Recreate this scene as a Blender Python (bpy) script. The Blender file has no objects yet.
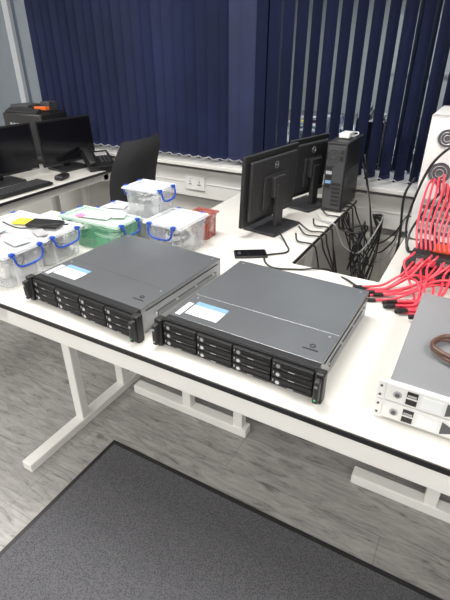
import bpy, bmesh, math, random
from mathutils import Vector, Matrix, noise
random.seed(7)
scene=bpy.context.scene
scene.view_settings.view_transform='Standard'
scene.view_settings.look='None'
scene.view_settings.exposure=0.0

# ------------------------------------------------------------ materials
def newmat(name):
    m=bpy.data.materials.new(name); m.use_nodes=True
    nt=m.node_tree
    return m,nt,nt.nodes['Principled BSDF']
def pm(name,col,rough=.5,metal=0.,spec=.5,var=0.06,vscale=8,bump=0.0,bscale=200,emit=None,estr=0):
    m,nt,p=newmat(name)
    p.inputs['Roughness'].default_value=rough
    p.inputs['Metallic'].default_value=metal
    p.inputs['Specular IOR Level'].default_value=spec
    tc=nt.nodes.new('ShaderNodeTexCoord')
    n=nt.nodes.new('ShaderNodeTexNoise'); n.inputs['Scale'].default_value=vscale; n.inputs['Detail'].default_value=3
    nt.links.new(tc.outputs['Object'],n.inputs['Vector'])
    r=nt.nodes.new('ShaderNodeValToRGB')
    r.color_ramp.elements[0].position=.3; r.color_ramp.elements[1].position=.7
    r.color_ramp.elements[0].color=[c*(1-var) for c in col]+[1]
    r.color_ramp.elements[1].color=[min(1,c*(1+var)) for c in col]+[1]
    nt.links.new(n.outputs['Fac'],r.inputs['Fac'])
    nt.links.new(r.outputs['Color'],p.inputs['Base Color'])
    if bump>0:
        n2=nt.nodes.new('ShaderNodeTexNoise'); n2.inputs['Scale'].default_value=bscale
        nt.links.new(tc.outputs['Object'],n2.inputs['Vector'])
        b=nt.nodes.new('ShaderNodeBump'); b.inputs['Strength'].default_value=bump; b.inputs['Distance'].default_value=.002
        nt.links.new(n2.outputs['Fac'],b.inputs['Height']); nt.links.new(b.outputs['Normal'],p.inputs['Normal'])
    if emit:
        p.inputs['Emission Color'].default_value=(*emit,1); p.inputs['Emission Strength'].default_value=estr
    return m
def plastic(name,col,alpha,rough=.25):
    m,nt,p=newmat(name)
    p.inputs['Base Color'].default_value=(*col,1); p.inputs['Roughness'].default_value=rough
    tc=nt.nodes.new('ShaderNodeTexCoord'); n=nt.nodes.new('ShaderNodeTexNoise'); n.inputs['Scale'].default_value=14
    nt.links.new(tc.outputs['Object'],n.inputs['Vector'])
    mr=nt.nodes.new('ShaderNodeMapRange'); mr.inputs['To Min'].default_value=alpha-.08; mr.inputs['To Max'].default_value=alpha+.08
    nt.links.new(n.outputs['Fac'],mr.inputs['Value'])
    nt.links.new(mr.outputs['Result'],p.inputs['Alpha'])
    return m

M={}
M['desk']=pm('desk_laminate',(.65,.635,.595),.32,var=.03,vscale=3)
M['deskedge']=pm('desk_edge_black',(.012,.012,.014),.5)
M['frame']=pm('frame_white_paint',(.74,.73,.70),.4,var=.02)
M['srv_top']=pm('server_grey_steel',(.175,.185,.195),.30,metal=.55,var=.06,vscale=5,bump=.05,bscale=900)
M['srv_side']=pm('server_side_steel',(.34,.35,.36),.4,metal=.5,var=.05)
M['blk']=pm('black_plastic',(.012,.012,.013),.42)
M['blk2']=pm('black_satin',(.020,.020,.022),.5)
M['bay']=pm('drive_bay_black',(.010,.010,.011),.45,spec=.35)
M['dark']=pm('dark_grey_plastic',(.045,.046,.05),.45)
M['screen']=pm('screen_glass',(.006,.006,.008),.12)
M['silver']=pm('silver_metal',(.55,.56,.58),.3,metal=.8)
M['white']=pm('white_plastic',(.72,.72,.70),.35,var=.02)
M['beige']=pm('equipment_white',(.68,.68,.67),.4,var=.03)
M['grey']=pm('equipment_grey_top',(.36,.37,.39),.33,metal=.5,var=.06,vscale=4)
M['label']=pm('paper_label',(.70,.72,.74),.6,var=.02)
M['labelblue']=pm('label_blue_print',(.16,.30,.50),.6)
M['ink']=pm('print_ink',(.08,.08,.09),.6)
M['blue']=pm('blue_handle_plastic',(.012,.06,.36),.3)
M['yellow']=pm('yellow_note',(.85,.75,.05),.6)
M['pink']=pm('pink_note',(.85,.20,.36),.6)
M['red']=pm('red_cable_rubber',(.68,.05,.08),.35)
M['orange']=pm('orange_plastic',(.8,.15,.02),.4)
M['cable']=pm('black_cable_rubber',(.015,.015,.016),.45)
M['greyc']=pm('grey_cable_rubber',(.35,.35,.36),.5)
M['brown']=pm('brown_cable_rubber',(.10,.05,.035),.4)
M['green']=pm('green_pcb',(.03,.22,.10),.4)
M['clear']=plastic('clear_plastic',(.74,.76,.78),.33)
M['clearlid']=plastic('clear_lid_plastic',(.76,.78,.80),.55)
M['mint']=plastic('green_tinted_plastic',(.26,.66,.42),.40)
M['mintlid']=plastic('green_lid_plastic',(.60,.76,.66),.6)
M['redbox']=plastic('red_tinted_plastic',(.42,.12,.10),.55)
M['fabric']=pm('chair_fabric_black',(.018,.018,.021),.9,bump=.4,bscale=400)
M['blind']=pm('navy_blind_fabric',(.0075,.014,.058),.75,var=.30,vscale=2.2,bump=.2,bscale=300)
M['wall']=pm('wall_paint',(.60,.59,.56),.7,var=.02,bump=.1)
M['wallb']=pm('wall_paint_back',(.60,.60,.58),.8,var=.03)
M['trunk']=pm('trunking_white',(.68,.67,.64),.35,var=.02)
M['wframe']=pm('window_frame_grey',(.42,.44,.47),.4,var=.03)
M['glass']=pm('night_glass',(.008,.010,.020),.02,spec=1.0)
_g=M['glass'].node_tree.nodes['Principled BSDF']; _g.inputs['IOR'].default_value=2.7; _g.inputs['Specular Tint'].default_value=(.78,.88,1,1)
M['ceil']=pm('ceiling_tile',(.6,.6,.58),.9,var=.03)
M['lamp']=pm('lamp_diffuser',(.9,.9,.9),.5,emit=(1,.97,.92),estr=6)
M['led']=pm('led_green',(.05,.3,.1),.4,emit=(.1,1,.2),estr=.3)
M['rad']=pm('radiator_enamel',(.60,.58,.53),.4,var=.02)

# floor
m,nt,p=newmat('vinyl_floor_planks'); M['floor']=m
tc=nt.nodes.new('ShaderNodeTexCoord')
def nz(scale,vec,detail,dist=0,rough=.6):
    mp=nt.nodes.new('ShaderNodeMapping'); mp.inputs['Scale'].default_value=vec
    nt.links.new(tc.outputs['Object'],mp.inputs['Vector'])
    n1=nt.nodes.new('ShaderNodeTexNoise'); n1.inputs['Scale'].default_value=scale; n1.inputs['Detail'].default_value=detail; n1.inputs['Roughness'].default_value=rough; n1.inputs['Distortion'].default_value=dist
    nt.links.new(mp.outputs['Vector'],n1.inputs['Vector']); return n1
n1=nz(3.2,(2.4,13,1),9,1.0,.72)
r1=nt.nodes.new('ShaderNodeValToRGB'); e=r1.color_ramp.elements
e[0].position=.33; e[0].color=(.135,.13,.125,1); e[1].position=.60; e[1].color=(.36,.35,.335,1)
x=r1.color_ramp.elements.new(.44); x.color=(.265,.257,.247,1)
nt.links.new(n1.outputs['Fac'],r1.inputs['Fac'])
br=nt.nodes.new('ShaderNodeTexBrick'); br.inputs['Scale'].default_value=1
br.inputs['Brick Width'].default_value=1.2; br.inputs['Row Height'].default_value=.18; br.inputs['Mortar Size'].default_value=.0012
br.inputs['Color1'].default_value=(.90,.90,.90,1); br.inputs['Color2'].default_value=(1.04,1.04,1.04,1); br.inputs['Mortar'].default_value=(.6,.6,.6,1)
nt.links.new(tc.outputs['Object'],br.inputs['Vector'])
mx=nt.nodes.new('ShaderNodeMix'); mx.data_type='RGBA'; mx.blend_type='MULTIPLY'; mx.inputs['Factor'].default_value=1
nt.links.new(r1.outputs['Color'],mx.inputs['A']); nt.links.new(br.outputs['Color'],mx.inputs['B'])
nt.links.new(mx.outputs['Result'],p.inputs['Base Color']); p.inputs['Roughness'].default_value=.38

# mat
m,nt,p=newmat('mat_ribbed_carpet'); M['mat']=m
tc=nt.nodes.new('ShaderNodeTexCoord')
v=nt.nodes.new('ShaderNodeTexVoronoi'); v.inputs['Scale'].default_value=210
nt.links.new(tc.outputs['Object'],v.inputs['Vector'])
r=nt.nodes.new('ShaderNodeValToRGB'); r.color_ramp.elements[0].color=(.038,.038,.043,1); r.color_ramp.elements[1].color=(.095,.095,.104,1)
r.color_ramp.elements[0].position=.15; r.color_ramp.elements[1].position=.6
nt.links.new(v.outputs['Distance'],r.inputs['Fac']); nt.links.new(r.outputs['Color'],p.inputs['Base Color'])
b=nt.nodes.new('ShaderNodeBump'); b.inputs['Strength'].default_value=.5; b.inputs['Distance'].default_value=.002
nt.links.new(v.outputs['Distance'],b.inputs['Height']); nt.links.new(b.outputs['Normal'],p.inputs['Normal'])
p.inputs['Roughness'].default_value=.95

# ------------------------------------------------------------ builder
class B:
    def __init__(s,name):
        s.name=name; s.v=[]; s.f=[]; s.mi=[]; s.sm=[]; s.mats=[]; s.T=Matrix.Identity(4)
    def mid(s,k):
        if k not in s.mats: s.mats.append(k)
        return s.mats.index(k)
    def add(s,vs,fs,mat,smooth=False,T=None):
        o=len(s.v); k=s.mid(mat); TT=s.T@T if T is not None else s.T
        s.v+= [TT@Vector(a) for a in vs]
        for f in fs: s.f.append([o+i for i in f]); s.mi.append(k); s.sm.append(smooth)
    def box(s,c,d,mat,bev=0,rz=0,rx=0,ry=0,taper=None,seg=2):
        bm=bmesh.new(); bmesh.ops.create_cube(bm,size=1)
        for q in bm.verts:
            t=1 if taper is None or q.co.z>0 else taper
            q.co=Vector((q.co.x*d[0]*t,q.co.y*d[1]*t,q.co.z*d[2]))
        if bev>0: bmesh.ops.bevel(bm,geom=bm.edges[:],offset=bev,segments=seg,profile=.5,affect='EDGES')
        T=Matrix.Translation(c)@Matrix.Rotation(rz,4,'Z')@Matrix.Rotation(ry,4,'Y')@Matrix.Rotation(rx,4,'X')
        bm.verts.index_update()
        s.add([q.co.copy() for q in bm.verts],[[q.index for q in f.verts] for f in bm.faces],mat,bev>.008,T)
        bm.free()
    def bb(s,x0,x1,y0,y1,z0,z1,mat,bev=0):
        s.box(((x0+x1)/2,(y0+y1)/2,(z0+z1)/2),(x1-x0,y1-y0,z1-z0),mat,bev)
    def cyl(s,p0,p1,r,mat,n=16,r2=None,smooth=True):
        p0=Vector(p0); p1=Vector(p1); r2=r if r2 is None else r2
        d=(p1-p0).normalized(); a=d.orthogonal().normalized(); b=d.cross(a)
        vs=[]
        for p,rr in((p0,r),(p1,r2)):
            for i in range(n):
                t=2*math.pi*i/n; vs.append(p+a*rr*math.cos(t)+b*rr*math.sin(t))
        s.add(vs,[[i,(i+1)%n,n+(i+1)%n,n+i] for i in range(n)],mat,smooth)
        s.add(vs,[list(range(n))[::-1],list(range(n,2*n))],mat,False)
    def ring(s,c,axis,R,r,mat,n=24):
        ax=Vector(axis).normalized(); a=ax.orthogonal().normalized(); b=ax.cross(a)
        pts=[Vector(c)+a*R*math.cos(2*math.pi*i/n)+b*R*math.sin(2*math.pi*i/n) for i in range(n+1)]
        s.tube(pts,r,mat,smoothpts=False,n=6)
    def tube(s,pts,r,mat,n=8,smoothpts=True,sub=8):
        P=[Vector(p) for p in pts]
        if smoothpts and len(P)>2:
            Q=[]; E=[P[0]*2-P[1]]+P+[P[-1]*2-P[-2]]
            for i in range(1,len(E)-2):
                for k in range(sub):
                    t=k/sub; a,b,c,d=E[i-1],E[i],E[i+1],E[i+2]
                    Q.append(.5*((2*b)+(c-a)*t+(2*a-5*b+4*c-d)*t*t+(3*b-a-3*c+d)*t**3))
            Q.append(P[-1]); P=Q
        vs=[]; up=None
        for i,p in enumerate(P):
            d=(P[min(i+1,len(P)-1)]-P[max(i-1,0)])
            d=d.normalized() if d.length>1e-9 else Vector((0,0,1))
            if up is None: up=d.orthogonal().normalized()
            up=(up-d*up.dot(d)); up=up.normalized() if up.length>1e-6 else d.orthogonal().normalized()
            b=d.cross(up)
            for k in range(n):
                t=2*math.pi*k/n; vs.append(p+up*r*math.cos(t)+b*r*math.sin(t))
        fs=[[i*n+k,i*n+(k+1)%n,(i+1)*n+(k+1)%n,(i+1)*n+k] for i in range(len(P)-1) for k in range(n)]
        fs+=[list(range(n))[::-1],[(len(P)-1)*n+k for k in range(n)]]
        s.add(vs,fs,mat,True)
    def done(s,loc=(0,0,0),rz=0):
        me=bpy.data.meshes.new(s.name); me.from_pydata(s.v,[],s.f)
        for k in s.mats: me.materials.append(M[k])
        me.polygons.foreach_set('material_index',s.mi); me.polygons.foreach_set('use_smooth',s.sm)
        me.update()
        o=bpy.data.objects.new(s.name,me); scene.collection.objects.link(o)
        o.location=loc; o.rotation_euler=(0,0,rz); return o

DZ=.73
# ------------------------------------------------------------ room
FY=-6.5
b=B('floor'); b.bb(-5,3.5,FY,2.7,-.05,0,'floor'); b.done()
b=B('ceiling'); b.bb(-5,3.5,FY,2.7,2.6,2.65,'ceil'); b.done()
b=B('wall_left'); b.bb(-5.1,-5,FY,2.7,0,2.6,'wallb'); b.done()
b=B('wall_right'); b.bb(3.5,3.6,FY,2.7,0,2.6,'wallb'); b.done()
b=B('wall_front'); b.bb(-5,3.5,FY-.1,FY,0,2.6,'wallb'); b.done()
b=B('wall_back'); b.bb(-5,3.5,2.60,2.75,0,.775,'wall'); b.bb(-5,3.5,2.60,2.75,2.35,2.6,'wall'); b.done()
b=B('door_1'); Y=FY+.001
b.bb(1.0,1.9,Y,Y+.04,0,2.05,'desk'); b.cyl((1.1,Y+.04,1),(1.1,Y+.09,1),.012,'silver'); b.cyl((1.1,Y+.09,1),(1.22,Y+.09,1),.01,'silver'); b.bb(.95,1.0,Y,Y+.05,0,2.1,'white'); b.bb(1.9,1.95,Y,Y+.05,0,2.1,'white'); b.bb(.95,1.95,Y,Y+.05,2.05,2.1,'white'); b.done()
b=B('added_reflection_board'); b.bb(-2.4,-.4,Y,Y+.02,.9,2.0,'white'); b.bb(-2.43,-.37,Y,Y+.03,.87,.9,'silver'); b.bb(-2.43,-.37,Y,Y+.03,2.0,2.03,'silver'); b.bb(-2.43,-2.4,Y,Y+.03,.9,2.0,'silver'); b.bb(-.4,-.37,Y,Y+.03,.9,2.0,'silver'); b.bb(-2.2,-.6,Y+.02,Y+.09,.86,.87,'silver'); b.done()  # unseen board added to give the window glass something bright to reflect
# window
b=B('window_1')
b.bb(-5,3.5,2.66,2.68,.80,2.35,'glass')
for xx in (-5,-3.35,-3.0,-1.6,-.2,1.2,2.6): b.bb(xx,xx+.06,2.63,2.70,.80,2.35,'wframe')
b.bb(-5,3.5,2.63,2.70,.80,.84,'wframe'); b.bb(-5,3.5,2.63,2.70,2.29,2.35,'wframe')
b.done()
b=B('window_sill'); b.bb(-5,3.5,2.46,2.62,.776,.80,'trunk',.004); b.done()
b=B('trim_1'); b.bb(-5,3.5,2.53,2.60,.56,.745,'trunk',.004); b.bb(-5,3.5,2.525,2.53,.655,.66,'white')
for xx in (-1.72,-.97,.2): 
    b.bb(xx,xx+.15,2.518,2.53,.61,.70,'white',.003)
    for k in(.04,.11):
        b.bb(xx+k-.012,xx+k+.012,2.516,2.519,.645,.65,'ink'); b.bb(xx+k-.003,xx+k+.003,2.516,2.519,.66,.67,'ink'); b.bb(xx+k-.006,xx+k+.006,2.514,2.518,.682,.692,'white')
b.done()
b=B('baseboard_back'); b.bb(-5,3.5,2.58,2.60,0,.1,'white'); b.done()
# blinds
b=B('vertical_blinds')
x=-2.92; i=0
b.bb(-2.95,3.3,2.50,2.56,2.28,2.33,'white')
prev=None
while x<3.25:
    base=60 if x<-1.3 else 72
    a=math.radians(base+random.uniform(-6,6)+(4*math.sin(i*.35)))
    if -1.38<x<-1.2: a=math.radians(25)
    w=.0445; y=2.53; c,s_=math.cos(a),math.sin(a)
    vs=[];fs=[]
    nseg=4
    for zi,z in enumerate((.83,2.28)):
        for k in range(nseg+1):
            t=-1+2*k/nseg; bow=.006*(1-t*t)
            vs.append((x+c*w*t-s_*bow,y+s_*w*t+c*bow,z))
    for k in range(nseg): fs.append([k,k+1,nseg+2+k,nseg+1+k])
    b.add(vs,fs,'blind',True)
    b.box((x,y,.842),(.088,.006,.024),'blind',0,rz=a)
    cur=(x-c*w,y-s_*w,.845)
    if prev: b.tube([prev,((prev[0]+cur[0])/2,cur[1],.832),cur],.0018,'white',n=4,sub=3)
    prev=cur
    x+=.075; i+=1
b.done()
# radiator
b=B('radiator')
b.bb(-.48,.75,2.44,2.50,.12,.52,'rad',.006)
for k in range(30): b.bb(-.46+k*.04,-.445+k*.04,2.432,2.441,.15,.49,'rad',.003)
b.bb(-.48,.75,2.43,2.51,.52,.535,'rad',.003)
b.cyl((-.51,2.47,0),(-.51,2.47,.2),.01,'silver'); b.cyl((-.51,2.47,.16),(-.46,2.47,.16),.012,'silver'); b.cyl((-.51,2.47,.16),(-.51,2.47,.24),.02,'white')
b.bb(-.4,-.36,2.50,2.599,.2,.4,'rad'); b.bb(.6,.64,2.50,2.599,.2,.4,'rad')
b.done()
# ceiling lights
def panel(x,y,pw):
    b=B('ceiling_light'); b.bb(x-.62,x+.62,y-.32,y+.32,2.575,2.6,'white'); b.bb(x-.58,x+.58,y-.28,y+.28,2.57,2.576,'lamp'); o=b.done()
    l=bpy.data.lights.new('ceiling_lamp','AREA'); l.shape='RECTANGLE'; l.size=1.15; l.size_y=.55; l.energy=pw; l.color=(1,.98,.95)
    lo=bpy.data.objects.new('ceiling_lamp',l); scene.collection.objects.link(lo); lo.location=(x,y,2.56); lo.parent=o
for (x,y,pw) in [(-3.4,.8,28),(-1.0,1.3,45),(1.4,.8,34),(-3.4,-1.2,28),(-1.0,-1.2,39),(1.4,-1.2,33),(-2.2,-4.2,80),(.8,-4.2,80)]: panel(x,y,pw)
w=bpy.data.worlds.new('world'); scene.world=w; w.use_nodes=True
w.node_tree.nodes['Background'].inputs[0].default_value=(.02,.03,.06,1); w.node_tree.nodes['Background'].inputs[1].default_value=.5

# mat
b=B('floor_mat')
b.bb(-1.08,1.3,-1.0,.965,0,.006,'blk2',.002)
b.bb(-1.06,1.28,-.98,.945,.005,.010,'mat',.001)
b.done()

# ------------------------------------------------------------ desks
def leg_y(b,X,y0,y1,u1,u2,top=.66):
    b.bb(X-.025,X+.025,y0,y1,0.0,.04,'frame',.004)
    for u in(u1,u2): b.bb(X-.022,X+.022,u-.02,u+.02,.04,top,'frame',.004)
    b.bb(X-.02,X+.02,y0+.08,y1,top,.705,'frame',.003)
b=B('workbench_table')
b.bb(-1.85,1.3,.752,1.5,.705,DZ,'desk',.003)
b.bb(-1.85,1.3,.748,.7525,.712,.7265,'deskedge')
b.bb(-1.8,1.25,.760,.785,.645,.704,'frame',.003)
b.bb(-1.8,1.25,1.45,1.475,.66,.704,'frame',.003)
leg_y(b,-1.27,.68,1.36,.985,1.25); leg_y(b,.45,.68,1.19,.985,1.15)
for fx0,fx1 in((-1.2,-.6),(-.15,.40)):
    b.bb(fx0,fx1,1.245,1.295,0,.045,'frame',.004)
    for t in(.5,.93):
        xx=fx0+(fx1-fx0)*t; b.bb(xx-.022,xx+.022,1.25,1.29,.04,.66,'frame',.004)
    b.bb(fx0,fx1,1.25,1.29,.655,.705,'frame')
b.done()
def rowdesk(x0,x1,y0,y1):
    b=B('office_desk')
    b.bb(x0,x1,y0,y1,.705,DZ,'desk',.003)
    b.bb(x0-.003,x0,y0,y1,.711,.7265,'deskedge'); b.bb(x1,x1+.003,y0,y1,.711,.7265,'deskedge')
    b.bb(x0+.03,x0+.055,y0+.02,y1-.02,.66,.704,'frame'); b.bb(x1-.055,x1-.03,y0+.02,y1-.02,.66,.704,'frame')
    for Y in (y0+.12,y1-.15):
        b.bb(x0+.05,x1-.05,Y-.025,Y+.025,0,.045,'frame',.004)
        for t in(.3,.7): 
            xx=x0+(x1-x0)*t; b.bb(xx-.022,xx+.022,Y-.02,Y+.02,.04,.66,'frame',.004)
        b.bb(x0+.03,x1-.03,Y-.02,Y+.02,.655,.70,'frame')
    return b.done()
rowdesk(-1.16,-.55,1.503,2.44)
rowdesk(-.22,.6,1.503,2.42)
rowdesk(-3.0,-2.18,.9,2.44)

# ------------------------------------------------------------ servers
def server(x0,y0,w,d,rz):
    b=B('rack_storage_server'); h=.086
    e=.022; f=.018   # ears
    b.bb(e,w-e,f+.012,d,.004,h-.002,'srv_side',.001)
    b.bb(e-.001,w-e+.001,f+.012,d*.36,h-.003,h,'srv_top',.0008)
    b.bb(e-.001,w-e+.001,d*.36+.002,d-.001,h-.003,h,'srv_top',.0008)
    b.bb(e,w-e,.008,f+.012,h-.004,h-.001,'blk',.0005)
    for sx in (e-.0015,w-e+.0015):
        b.bb(sx-.0012,sx+.0012,.05,d-.02,h-.016,h-.014,'blk2')
        for k in range(4): b.cyl((sx-.002,.09+k*(d-.14)/3,.045),(sx+.002,.09+k*(d-.14)/3,.045),.004,'silver',8)
        b.bb(sx-.0018,sx+.0018,.10,d-.03,.028,.046,'srv_top')
    for sx in(e+.02,w-e-.02):
        for sy in(d*.36-.015,d-.02): b.cyl((sx,sy,h-.001),(sx,sy,h+.0008),.0035,'silver',8)
    for sx in(0,w-e):
        b.bb(sx,sx+e,-.012,.014,0,h,'blk',.004)
        b.bb(sx+.004,sx+e-.004,-.030,-.010,.012,h-.010,'blk2',.004)
        b.cyl((sx+e/2,-.031,h*.72),(sx+e/2,-.029,h*.72),.004,'silver',10)
        b.cyl((sx+e/2,-.031,.024),(sx+e/2,-.029,.024),.0025,'led' if sx>0 else 'silver',8)
        b.bb(sx+e if sx==0 else sx-.004,sx+e+.004 if sx==0 else sx,.0,.03,.004,h-.004,'blk')
    b.bb(e,w-e,.004,.03,.002,h-.003,'blk')
    bw=(w-2*e-.006)/4; bh=(h-.012)/3
    for r in range(3):
        for c in range(4):
            bx=e+.003+c*bw; bz=.005+r*bh
            b.bb(bx+.002,bx+bw-.002,-.006,.006,bz+.0015,bz+bh-.0015,'bay',.0012)
            for k in range(9):
                b.bb(bx+.034+k*.0062,bx+.0368+k*.0062,-.0068,-.0055,bz+.014,bz+bh-.005,'blk')
            b.bb(bx+.030,bx+bw-.006,-.0085,-.006,bz+.003,bz+.009,'blk2',.001)
            b.bb(bx+.046,bx+.062,-.0090,-.0083,bz+.005,bz+.0072,'greyc')
            b.cyl((bx+.019,-.0075,bz+bh/2),(bx+.019,-.0055,bz+bh/2),.0078,'dark',14)
            b.cyl((bx+.019,-.0082,bz+bh/2),(bx+.019,-.0070,bz+bh/2),.0050,'silver',12)
            b.bb(bx+.006,bx+.008,-.0066,-.0055,bz+.012,bz+.018,'silver')
    for sx in(e+.03,w-e-.03):
        for sy in(.06,d-.05): b.cyl((sx,sy,0),(sx,sy,.006),.012,'blk')
    b.bb(e+.035,e+.135,.055,.125,h,h+.0006,'label'); b.bb(e+.035,e+.135,.105,.125,h+.0004,h+.0010,'labelblue')
    b.bb(e+.012,e+.028,.04,.11,h,h+.0006,'label')
    for k in range(6): b.bb(e+.040,e+.080+random.random()*.045,.06+k*.007,.0625+k*.007,h+.0005,h+.0009,'ink')
    b.ring((w-.065,.085,h+.0006),(0,0,1),.006,.0015,'blk'); b.bb(w-.085,w-.045,.066,.070,h,h+.0008,'blk')
    for k in range(2): b.bb(e+.02+k*.09,e+.10+k*.09,d,d+.004,.01,h-.012,'silver',.001)
    for k in range(3): b.bb(w-e-.04-k*.03,w-e-.02-k*.03,d,d+.003,.02,.035,'ink')
    return b.done((x0,y0,DZ),math.radians(rz))
server(-1.19,.825,.475,.44,-3.2)
server(-.675,.820,.482,.44,-1.2)

# ------------------------------------------------------------ storage boxes
def storage_box(L,W,H,loc,rz=0,tub='clear',lid='clearlid',cont=None,handle='blue',items=0,name='plastic_storage_box'):
    b=B(name)
    tp=.90
    def ringv(z,s):
        x=L/2*s; y=W/2*s; c=.014
        return [(-x+c,-y,z),(x-c,-y,z),(x,-y+c,z),(x,y-c,z),(x-c,y,z),(-x+c,y,z),(-x,y-c,z),(-x,-y+c,z)]
    prof=[(0.0,tp-.03),(.008,tp),(H*.80,.955),(H*.81,.985),(H*.93,.99),(H*.93,1.0)]
    vs=[];fs=[]
    for z,s_ in prof: vs+=ringv(z,s_)
    for k in range(len(prof)-1):
        for j in range(8): fs.append([k*8+j,k*8+(j+1)%8,(k+1)*8+(j+1)%8,(k+1)*8+j])
    fs.append(list(range(8))[::-1]); b.add(vs,fs,tub)
    for sx in(-1,1):
        for k in(-.25,.25):
            b.box((sx*L*.465,k*W,H*.4),(.004,.010,H*.72),tub,.001,ry=-sx*.03)
    b.bb(-L/2-.004,L/2+.004,-W/2-.004,W/2+.004,H*.93,H*.955,lid,.004)
    for (a0,a1,c0,c1) in [(-L/2,L/2,-W/2,-W/2+.016),(-L/2,L/2,W/2-.016,W/2),(-L/2,-L/2+.02,-W/2+.016,W/2-.016),(L/2-.02,L/2,-W/2+.016,W/2-.016)]:
        b.bb(a0,a1,c0,c1,H*.955,H,lid,.003)
    if handle:
      for sx in(-1,1):
        hw=W*.32; X=sx*(L/2+.004)
        b.tube([(X-sx*.006,-hw,H*.97),(X+sx*.006,-hw,H*.90),(X+sx*.010,-hw*.9,H*.70),(X+sx*.011,-hw*.5,H*.60),(X+sx*.011,hw*.5,H*.60),(X+sx*.010,hw*.9,H*.70),(X+sx*.006,hw,H*.90),(X-sx*.006,hw,H*.97)],.0042,handle,n=8,sub=4)
        for k in(-1,1): b.box((X-sx*.004,k*hw,H*.96),(.018,.020,.012),handle,.003)
    if cont:
        for k in range(items):
            sx,sy,sz=random.uniform(.03,L*.3),random.uniform(.03,W*.3),random.uniform(.02,H*.35)
            b.box((random.uniform(-L*.27,L*.27),random.uniform(-W*.24,W*.24),.012+sz/2+random.random()*H*.3),(sx,sy,sz),random.choice(cont),.003,rz=random.random()*3)
        for k in range(5):
            c=Vector((random.uniform(-L*.18,L*.18),random.uniform(-W*.12,W*.12),.03+k*.008))
            pts=[c+Vector((math.cos(t*1.1)*L*.2,math.sin(t*1.1)*W*.25,t*.005+random.uniform(-.006,.006))) for t in range(8)]
            b.tube(pts,.003,random.choice(['greyc','cable','white']),n=6,sub=4)
    return b,loc,rz
def fin(t): b,loc,rz=t; return b.done(loc,rz)
t=storage_box(.38,.18,.128,(-1.475,.905,DZ),0,cont=['white','greyc','label'],items=12)
b=t[0]; b.box((-.03,-.02,.130),(.12,.09,.003),'pink',rz=.2); b.box((-.05,.03,.134),(.10,.09,.004),'label',rz=.1); b.box((.11,.03,.131),(.09,.06,.004),'label',rz=-.2); fin(t)
t=storage_box(.36,.19,.118,(-1.490,1.10,DZ),0,cont=['white','greyc','label','dark'],items=12)
b=t[0]; b.box((.07,.01,.127),(.13,.07,.014),'blk',.004,rz=.3); b.box((-.03,.0,.122),(.09,.06,.004),'yellow',rz=.3); b.box((.12,-.06,.122),(.07,.04,.006),'greyc',.001,rz=-.4); b.tube([(-.1,-.05,.123),(0,-.07,.125),(.05,-.05,.126),(.12,.0,.136),(.15,.05,.125)],.003,'cable',n=6); fin(t)
t=storage_box(.31,.150,.12,(-1.32,1.300,DZ),0,'mint','mintlid',cont=['green','white','mint'],items=10)
b=t[0]; b.box((.0,0,.122),(.12,.08,.003),'label',rz=.2); b.box((.08,.03,.124),(.05,.05,.006),'white',.001,rz=.5); b.box((-.06,-.04,.123),(.04,.03,.003),'pink'); fin(t)
fin(storage_box(.200,.175,.135,(-1.01,1.405,DZ),-math.pi/2,cont=['label','white'],items=5))
t=storage_box(.30,.150,.105,(-1.285,1.460,DZ),0,cont=['white','greyc','label'],items=6)
b=t[0]; b.box((-.08,0,.107),(.08,.05,.003),'label',rz=.3); fin(t)
fin(storage_box(.17,.14,.12,(-1.18,1.463,DZ+.106),0,cont=['label','greyc','orange'],items=4))
fin(storage_box(.10,.10,.11,(-.995,1.575,DZ),0,'redbox','redbox',cont=['orange','white'],items=4,handle=None))

# ------------------------------------------------------------ monitors
def monitor(name,W,H,loc,rz,base=.06,logo=True,tilt=0.05):
    b=B(name)
    T=Matrix.Translation((0,0,base+H/2))@Matrix.Rotation(-tilt,4,'X')
    b.T=T
    b.box((0,0,0),(W,.018,H),'blk',.004)
    b.box((0,-.0095,.004),(W-.02,.002,H-.03),'screen')
    b.box((0,.016,0),(W*.86,.020,H*.84),'blk2',.008,)
    b.box((0,.030,-.02),(W*.45,.014,H*.5),'blk2',.006)
    if logo:
        b.ring((0,.0275,H*.30),(0,1,0),.014,.0013,'silver'); b.box((0,.027,H*.30),(.016,.002,.005),'silver')
    for k in range(14): b.box((-.10+k*.0155,.027,H*.37),(.008,.002,.004),'blk')
    b.bb(W*.38,W*.46,-.0108,-.0098,-H/2+.004,-H/2+.008,'greyc')
    b.T=Matrix.Identity(4)
    b.box((0,.050,(base+H*.55)/2),(.055,.022,base+H*.55),'blk2',.006)
    b.box((0,.042,base+H*.5),(.09,.03,.09),'blk2',.005)
    b.box((0,.02,.008),(.22,.17,.014),'blk2',.005)
    return b.done(loc,rz)
def mon(n0,n1,H,z=DZ,base=.05,**k):
    a=Vector(n0);c=Vector(n1); W=(c-a).length
    d=(a-c)/W; rz=math.atan2(d.y,d.x)
    mid=(a+c)/2
    return monitor('computer_monitor',W,H,(mid.x,mid.y,z),rz,base,**k)
mon((-.83,1.62),(-.765,2.03),.30,base=.045)
mon((-.81,2.07),(-.73,2.37),.285,base=.055)
mon((-2.46,1.96),(-2.50,1.46),.275,base=.045)
mon((-2.40,2.40),(-2.44,1.98),.275,base=.045)

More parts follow.
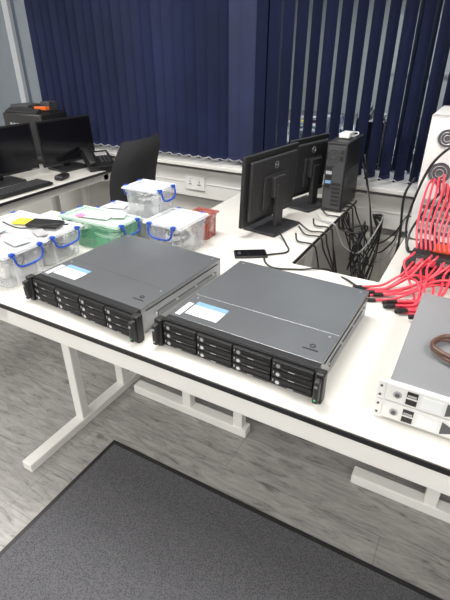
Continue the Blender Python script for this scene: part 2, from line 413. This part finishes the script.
# ------------------------------------------------------------ PC tower
def tower(name,w,d,h,body,face):
    b=B(name)
    b.bb(-w/2,w/2,-d/2,d/2,.008,h,body,.005)
    for sx in(-1,1):
        for sy in(-1,1): b.cyl((sx*w*.35,sy*d*.38,0),(sx*w*.35,sy*d*.38,.01),.012,'blk')
    y=-d/2
    b.bb(-w*.44,w*.44,y-.003,y,.02,h-.015,face,.001)
    b.bb(-w*.40,w*.40,y-.005,y-.003,h-.105,h-.025,'dark')
    fc=(-w*.12,y-.006,h-.065)
    for R in(.012,.021,.030): b.ring(fc,(0,1,0),R,.0012,'blk')
    b.bb(w*.22,w*.36,y-.008,y-.005,h-.085,h-.06,'blk'); b.bb(w*.22,w*.36,y-.008,y-.005,h-.05,h-.035,'blk')
    for k in range(5): b.bb(-w*.40,-w*.12,y-.008,y-.003,h*.36+k*.022,h*.36+.014+k*.022,['blk','labelblue','blk','greyc','blk'][k])
    for k in range(6): b.bb(-w*.05,w*.38,y-.005,y-.003,.035+k*.02,.047+k*.02,'blk')
    for k in range(12): 
        for s_ in (-1,1): b.bb(s_*w/2-.001,s_*w/2+.001,-d*.2+k*.012,-d*.2+.006+k*.012,h*.35,h*.6,'ink')
    return b
b=tower('desktop_computer',.10,.27,.335,'blk','dark')
b.box((0,0,.350),(.05,.09,.022),'white',.004); b.tube([(0,.04,.350),(.03,.08,.352),(.04,.06,.345),(.03,.0,.342)],.003,'white',n=6)
b.done((-.61,2.295,DZ))
# open white tower
b=B('server_tower_computer'); w_,d_,h_=.20,.36,.50
b.bb(-w_/2+.02,w_/2,-d_/2,d_/2,.01,.02,'beige'); b.bb(-w_/2,w_/2,-d_/2,d_/2,h_-.012,h_,'beige',.003)
b.bb(w_/2-.01,w_/2,-d_/2,d_/2,.01,h_,'beige'); b.bb(-w_/2,w_/2,d_/2-.03,d_/2,.01,h_,'beige',.003)
b.bb(-w_/2,w_/2,-d_/2,-d_/2+.012,.01,h_,'beige',.003)
b.bb(-w_/2,-w_/2+.012,-d_/2,d_/2,.0,.04,'beige',.003)
b.bb(w_/2-.03,w_/2-.012,-d_/2+.02,d_/2-.04,.06,h_-.03,'green')
b.bb(-w_/2+.02,w_/2-.03,-d_/2+.02,-d_/2+.16,h_-.13,h_-.03,'silver',.003)
b.bb(-w_/2+.03,w_/2-.03,d_/2-.17,d_/2-.04,.04,.20,'dark',.003); b.bb(-w_/2+.03,w_/2-.03,d_/2-.17,d_/2-.04,.24,.30,'greyc',.003)
b.box((0,-.05,.22),(.10,.09,.09),'blk',.004)
y=-d_/2
for (fx,fz,R0) in ((-.03,h_-.08,.034),(-.03,.29,.042)):
    b.cyl((fx,y-.001,fz),(fx,y-.0005,fz),R0,'ink',24)
    for R in(R0*.35,R0*.65,R0): b.ring((fx,y-.003,fz),(0,1,0),R,.0014,'silver')
for k in range(6): b.bb(-.07,.06,y-.004,y,.04+k*.026,.055+k*.026,'silver' if k%2 else 'ink')
b.bb(.03,.07,y-.012,y,h_-.10,h_-.06,'blk',.002); b.bb(.03,.07,y-.004,y,.20,.33,'ink')
for k in range(5):
    b.tube([(-.02,-.1,h_-.10),(-.06-.006*k,-.06,h_-.16),(-.07,-.02+.02*k,.24),(-.02,.05,.18-.02*k)],.0035,['cable','red','yellow','cable','red'][k],n=6)
for sx in(-1,1):
    for sy in(-1,1): b.cyl((sx*.08,sy*.15,0),(sx*.08,sy*.15,.012),.012,'blk')
b.done((-.110,2.15,DZ))

# ------------------------------------------------------------ left row items
b=B('computer_keyboard'); b.box((0,0,.012),(.44,.14,.016),'blk',.004)
for r in range(5):
    for c in range(16): b.box((-.2+c*.0265,-.048+r*.024,.022),(.021,.018,.006),'dark',.001)
b.done((-2.28,1.62,DZ),math.radians(88))
b=B('computer_mouse'); b.box((0,0,.016),(.06,.10,.030),'blk',.013,seg=4); b.cyl((0,.02,.030),(0,.03,.031),.005,'dark'); b.done((-2.26,1.96,DZ),.3)
b=B('desk_phone'); b.box((0,0,.045),(.18,.20,.035),'blk',.006,rx=.35); b.box((-.06,0,.08),(.045,.19,.03),'blk2',.01,rx=.35); b.box((.03,.04,.08),(.08,.04,.004),'greyc',rx=.35)
for r in range(4):
    for c in range(3): b.box((.01+c*.025,-.055+r*.018,.049+r*.0066),(.016,.011,.006),'dark',.001,rx=.35)
b.done((-2.26,2.29,DZ+.005),math.radians(60))
b=B('desktop_printer'); b.box((0,0,.17),(.34,.26,.32),'blk',.015); b.box((0,-.10,.335),(.28,.05,.03),'blk2',.005,rx=.4); b.box((0,-.13,.05),(.28,.06,.02),'dark',.004); b.box((.10,-.03,.355),(.10,.04,.02),'orange',.003); b.box((-.08,.02,.345),(.16,.15,.05),'dark',.006); b.box((.08,.06,.36),(.08,.08,.06),'dark',.006)
for k in range(5): b.box((-.1+k*.03,-.131,.26),(.018,.003,.012),'greyc')
b.done((-2.80,2.29,DZ),.1)

# ------------------------------------------------------------ chair
def chair(loc,rz):
    b=B('office_chair')
    b.box((0,0,.46),(.48,.48,.08),'fabric',.035,seg=4)
    b.box((0,0,.415),(.30,.34,.02),'blk')
    nz,ny=10,10; vs=[];fs=[]
    def P(i,j,o):
        v_=i/nz; u_=-1+2*j/ny
        z=.55+v_*.50; wy=.23*(1-.25*max(0,v_-.6)**2*6)*(1-.12*(1-v_))
        x=.23-.05*math.sin(v_*3.1)+.06*v_-.05*u_*u_+o*(1-abs(u_)**6)**.5*(1-abs(2*v_-1)**8)**.5
        return (x,u_*wy,z)
    for o in(.035,-.035):
        for i in range(nz+1):
            for j in range(ny+1): vs.append(P(i,j,o))
    n=(nz+1)*(ny+1)
    for k in(0,1):
        for i in range(nz):
            for j in range(ny):
                a=k*n+i*(ny+1)+j; q=[a,a+1,a+ny+2,a+ny+1]; fs.append(q if k==0 else q[::-1])
    b.add(vs,fs,'fabric',True)
    b.tube([(.05,0,.41),(.25,0,.40),(.30,0,.48),(.29,0,.75)],.022,'blk')
    for s_ in(-1,1):
        b.tube([(.0,s_*.20,.42),(.0,s_*.29,.44),(.0,s_*.29,.64)],.014,'blk')
        b.box((-.02,s_*.29,.655),(.26,.06,.03),'blk2',.012,seg=3)
    b.cyl((0,0,.12),(0,0,.41),.025,'blk'); b.cyl((0,0,.09),(0,0,.22),.035,'blk')
    for k in range(5):
        t=2*math.pi*k/5+.3; c,s_=math.cos(t),math.sin(t)
        b.tube([(0,0,.12),(c*.15,s_*.15,.105),(c*.29,s_*.29,.075)],.018,'blk')
        for e_ in(-.014,.014):
            q=Vector((c*.29-s_*e_,s_*.29+c*e_,.028)); dd=Vector((-s_,c,0))*.009
            b.cyl(q-dd,q+dd,.028,'blk2',16)
        b.cyl((c*.29,s_*.29,.03),(c*.29,s_*.29,.08),.008,'blk')
    return b.done(loc,rz)
chair((-1.80,1.87,0),math.radians(8))

# ------------------------------------------------------------ right test equipment
b=B('rackmount_test_unit')
U=.049
for k in range(2):
    z=k*U
    b.bb(0,.44,0,.45,z+.002,z+U-.001,'grey',.002)
    b.bb(-.004,.444,-.014,0,z+.002,z+U-.001,'beige',.002)
    for s_ in(0,1):
        x=.006+s_*.21
        b.cyl((x+.016,-.016,z+.024),(x+.016,-.013,z+.024),.009,'greyc'); b.cyl((x+.016,-.018,z+.024),(x+.016,-.015,z+.024),.005,'ink')
        b.bb(x+.034,x+.056,-.016,-.013,z+.027,z+.041,'blk'); b.bb(x+.034,x+.056,-.016,-.013,z+.008,z+.021,'blk')
        b.bb(x+.036,x+.054,-.0168,-.0155,z+.029,z+.034,'greyc')
        b.bb(x+.064,x+.104,-.0155,-.013,z+.010,z+.038,'label')
        b.add([(x+.112,-.0150,z+.007),(x+.150,-.0150,z+.024),(x+.112,-.0150,z+.041)],[[0,1,2]],'ink')
        for q in range(4): b.bb(x+.155,x+.175,-.0155,-.013,z+.008+q*.009,z+.0125+q*.009,'ink')
        b.bb(x+.180,x+.198,-.016,-.013,z+.013,z+.035,'blk')
    b.bb(.444,.46,-.014,-.010,z+.002,z+U-.001,'beige'); b.bb(-.020,-.004,-.014,-.010,z+.002,z+U-.001,'beige')
    for q in(.012,.036): b.cyl((-.013,-.0155,z+q),(-.013,-.0135,z+q),.003,'ink',8)
for sx in(.04,.4):
    for sy in(.05,.4): b.cyl((sx,sy,-.004),(sx,sy,.004),.012,'blk')
b.bb(.22,.222,.0,.45,2*U-.0015,2*U-.0005,'ink')
b.done((-.062,.840,DZ+.004))
b=B('coiled_cable')
pts=[]
for k in range(22):
    t=k*.62; pts.append((.075*math.cos(t)+random.uniform(-.004,.004),.055*math.sin(t)+random.uniform(-.004,.004),.006+k*.0009))
b.tube(pts,.0055,'brown',sub=6); b.tube([pts[-1],(.12,.02,.02),(.2,.08,.008),(.26,.04,.006)],.0055,'brown')
b.done((.075,1.0,DZ+.1015))

b=B('red_network_cables')
random.seed(5)
for k in range(16):
    t=k/15; g=k%2
    sx=-.13+.025*(k%8)+random.uniform(-.004,.004); sy=1.565; z0=.80+.018*(k%3)
    ex=-.27+.20*t+random.uniform(-.015,.015); ey=1.41-.10*t+random.uniform(-.02,.02)
    z1=DZ+.006+(.009 if g else 0)
    pull=random.uniform(.03,.07)
    pts=[(sx,sy+.005,z0),(sx-.002,sy-.03,z0+.005),(sx-.02,sy-pull,z0-.02),(sx*.5+ex*.5+.03,sy*.45+ey*.55,z1+.03+.006*(k%4)),(ex+.06,ey+.03,z1+.008),(ex,ey,z1)]
    b.tube(pts,.0042,'red',n=8)
    d=(Vector(pts[-1])-Vector(pts[-2])); a=math.atan2(d.y,d.x)
    b.box((ex+.012*math.cos(a),ey+.012*math.sin(a),z1),(.032,.012,.010),'blk',.002,rz=a)
for k in range(14):
    x=-.13+k*.015
    b.tube([(x,1.60,.84),(x-.02,1.66,.90),(x-.03+.004*k,1.78,.96+.008*(k%9)),(x-.03,1.88,1.0+.012*(k%4)),(min(x,-.03)-.02,1.955,1.0-.03*(k%6))],.004,'red',n=8)
for k in range(9):
    y=1.318+k*.010
    b.tube([(-.13+.01*(k%3),y,DZ+.006),(.0,y+.008*math.sin(k),DZ+.010+(k%3)*.006),(.12,y+.01*math.sin(k*2),DZ+.016+(k%2)*.008),(.24,y+.02,DZ+.016),(.38,y,DZ+.01)],.0042,'red',n=8)
b.done()
b=B('network_switch')
b.bb(-.16,.16,-.10,.10,.0,.045,'blk',.003); b.bb(-.15,.15,-.102,-.099,.008,.038,'dark')
for k in range(8): b.bb(-.13+k*.033,-.107+k*.033,-.104,-.101,.010,.028,'red' if k%3 else 'blk')
b.bb(-.14,.12,-.08,.09,.047,.09,'blk2',.003); b.bb(-.14,.12,-.083,-.079,.052,.085,'dark')
for k in range(6): b.bb(-.12+k*.04,-.095+k*.04,-.086,-.082,.058,.078,'red' if k%2 else 'silver')
b.bb(-.08,.02,-.03,.05,.09,.098,'orange',.002)
b.done((.0,1.67,DZ),-.05)

# ------------------------------------------------------------ cables
random.seed(11)
b=B('hanging_cables')
for k in range(9):
    y=1.70+k*.08+random.uniform(-.03,.03); x=-.545
    dz=random.uniform(.12,.5)
    b.tube([(-.64+random.uniform(-.03,.02),y+.03,DZ+.03),(-.60,y,DZ+.010),(x+.012,y+random.uniform(-.02,.02),DZ+.006),(x+.03,y+.02,DZ-.06),(x+.05+random.random()*.06,y+.05,DZ-dz),(x+.12,min(y+.14,2.38),DZ-dz-.04),(x+.16,2.36,DZ-dz*.4),(x+.08,2.505,.64)],.0038,'cable' if k!=4 else 'greyc')
# tangle of slack loops hanging between the desks
for k in range(7):
    cy=2.20+random.uniform(-.08,.12); cx=-.46+random.uniform(-.02,.10); cz=.48+random.uniform(-.12,.14)
    R=random.uniform(.05,.11); ph=random.random()*6
    pts=[(-.54,cy-.05,DZ+.008),(-.525,cy-.04,DZ-.05)]
    pts+=[(cx+.02*math.cos(ph+j),min(cy+R*.7*math.sin(ph+j*.9),2.415),cz+R*math.cos(ph+j*.9)) for j in range(7)]
    pts+=[(-.44,2.39,.2),(-.46,2.40,.012)]
    b.tube(pts,.0038,'cable')
for k in range(3):
    z=.70-k*.05
    b.tube([(-.53,2.38,DZ+.25-k*.05),(-.47,2.38,DZ+.02),(-.40,2.34,z-.15),(-.32,2.35,z-.10),(-.27,2.32,DZ-.02),(-.23,2.26,DZ+.01)],.004,['cable','cable','greyc'][k])
b.tube([(-.27,2.36,.9),(-.30,2.34,.80),(-.28,2.32,.55),(-.33,2.36,.3),(-.34,2.38,.02)],.006,'cable')
b.tube([(-.51,1.95,.62),(-.48,2.02,.35),(-.50,2.1,.12),(-.46,2.2,.01)],.005,'cable')
b.done()
b=B('desk_cables')
b.tube([(-.70,1.72,DZ+.03),(-.64,1.66,DZ+.005),(-.60,1.58,DZ+.005),(-.66,1.50,DZ+.006),(-.60,1.42,DZ+.005),(-.50,1.45,DZ+.005),(-.44,1.49,DZ+.005),(-.40,1.56,DZ-.04),(-.38,1.6,.5)],.0035,'cable')
b.tube([(-.16,1.45,DZ+.005),(-.26,1.42,DZ+.005),(-.33,1.46,DZ+.005),(-.36,1.51,DZ-.03),(-.34,1.6,.55)],.0035,'cable')
b.done()
b=B('smartphone'); b.box((0,0,.005),(.07,.13,.009),'blk',.004); b.box((0,0,.0098),(.063,.118,.0008),'screen'); b.box((.0,-.045,.0104),(.02,.012,.0005),'dark'); b.done((-.72,1.49,DZ),-1.0)
b=B('rear_power_cables')
b.tube([(-.05,1.955,1.12),(-.08,1.90,1.16),(-.17,1.90,1.06),(-.215,1.92,.85),(-.20,1.9,.745),(-.18,1.84,.738)],.005,'cable')
b.tube([(-.04,1.955,1.06),(-.07,1.88,1.0),(-.12,1.86,.9),(-.08,1.86,.78),(.05,1.88,.74)],.005,'cable')
b.tube([(-.12,1.955,.95),(-.15,1.89,.9),(-.19,1.88,.8),(-.18,1.82,.74),(-.12,1.86,.738)],.005,'cable')
b.done()
b=B('floor_cable'); b.tube([(-.62,1.55,.005),(-.56,1.45,.005),(-.48,1.385,.005),(-.38,1.36,.005),(-.30,1.40,.005),(-.27,1.52,.005)],.004,'cable'); b.done()

# ------------------------------------------------------------ camera
cam=bpy.data.cameras.new('camera'); co=bpy.data.objects.new('camera',cam); scene.collection.objects.link(co)
co.location=(0,0,1.4586); co.rotation_euler=(math.radians(60.5),0,math.radians(29.3))
cam.sensor_width=36; cam.lens=27.06; cam.clip_start=.01
scene.camera=co
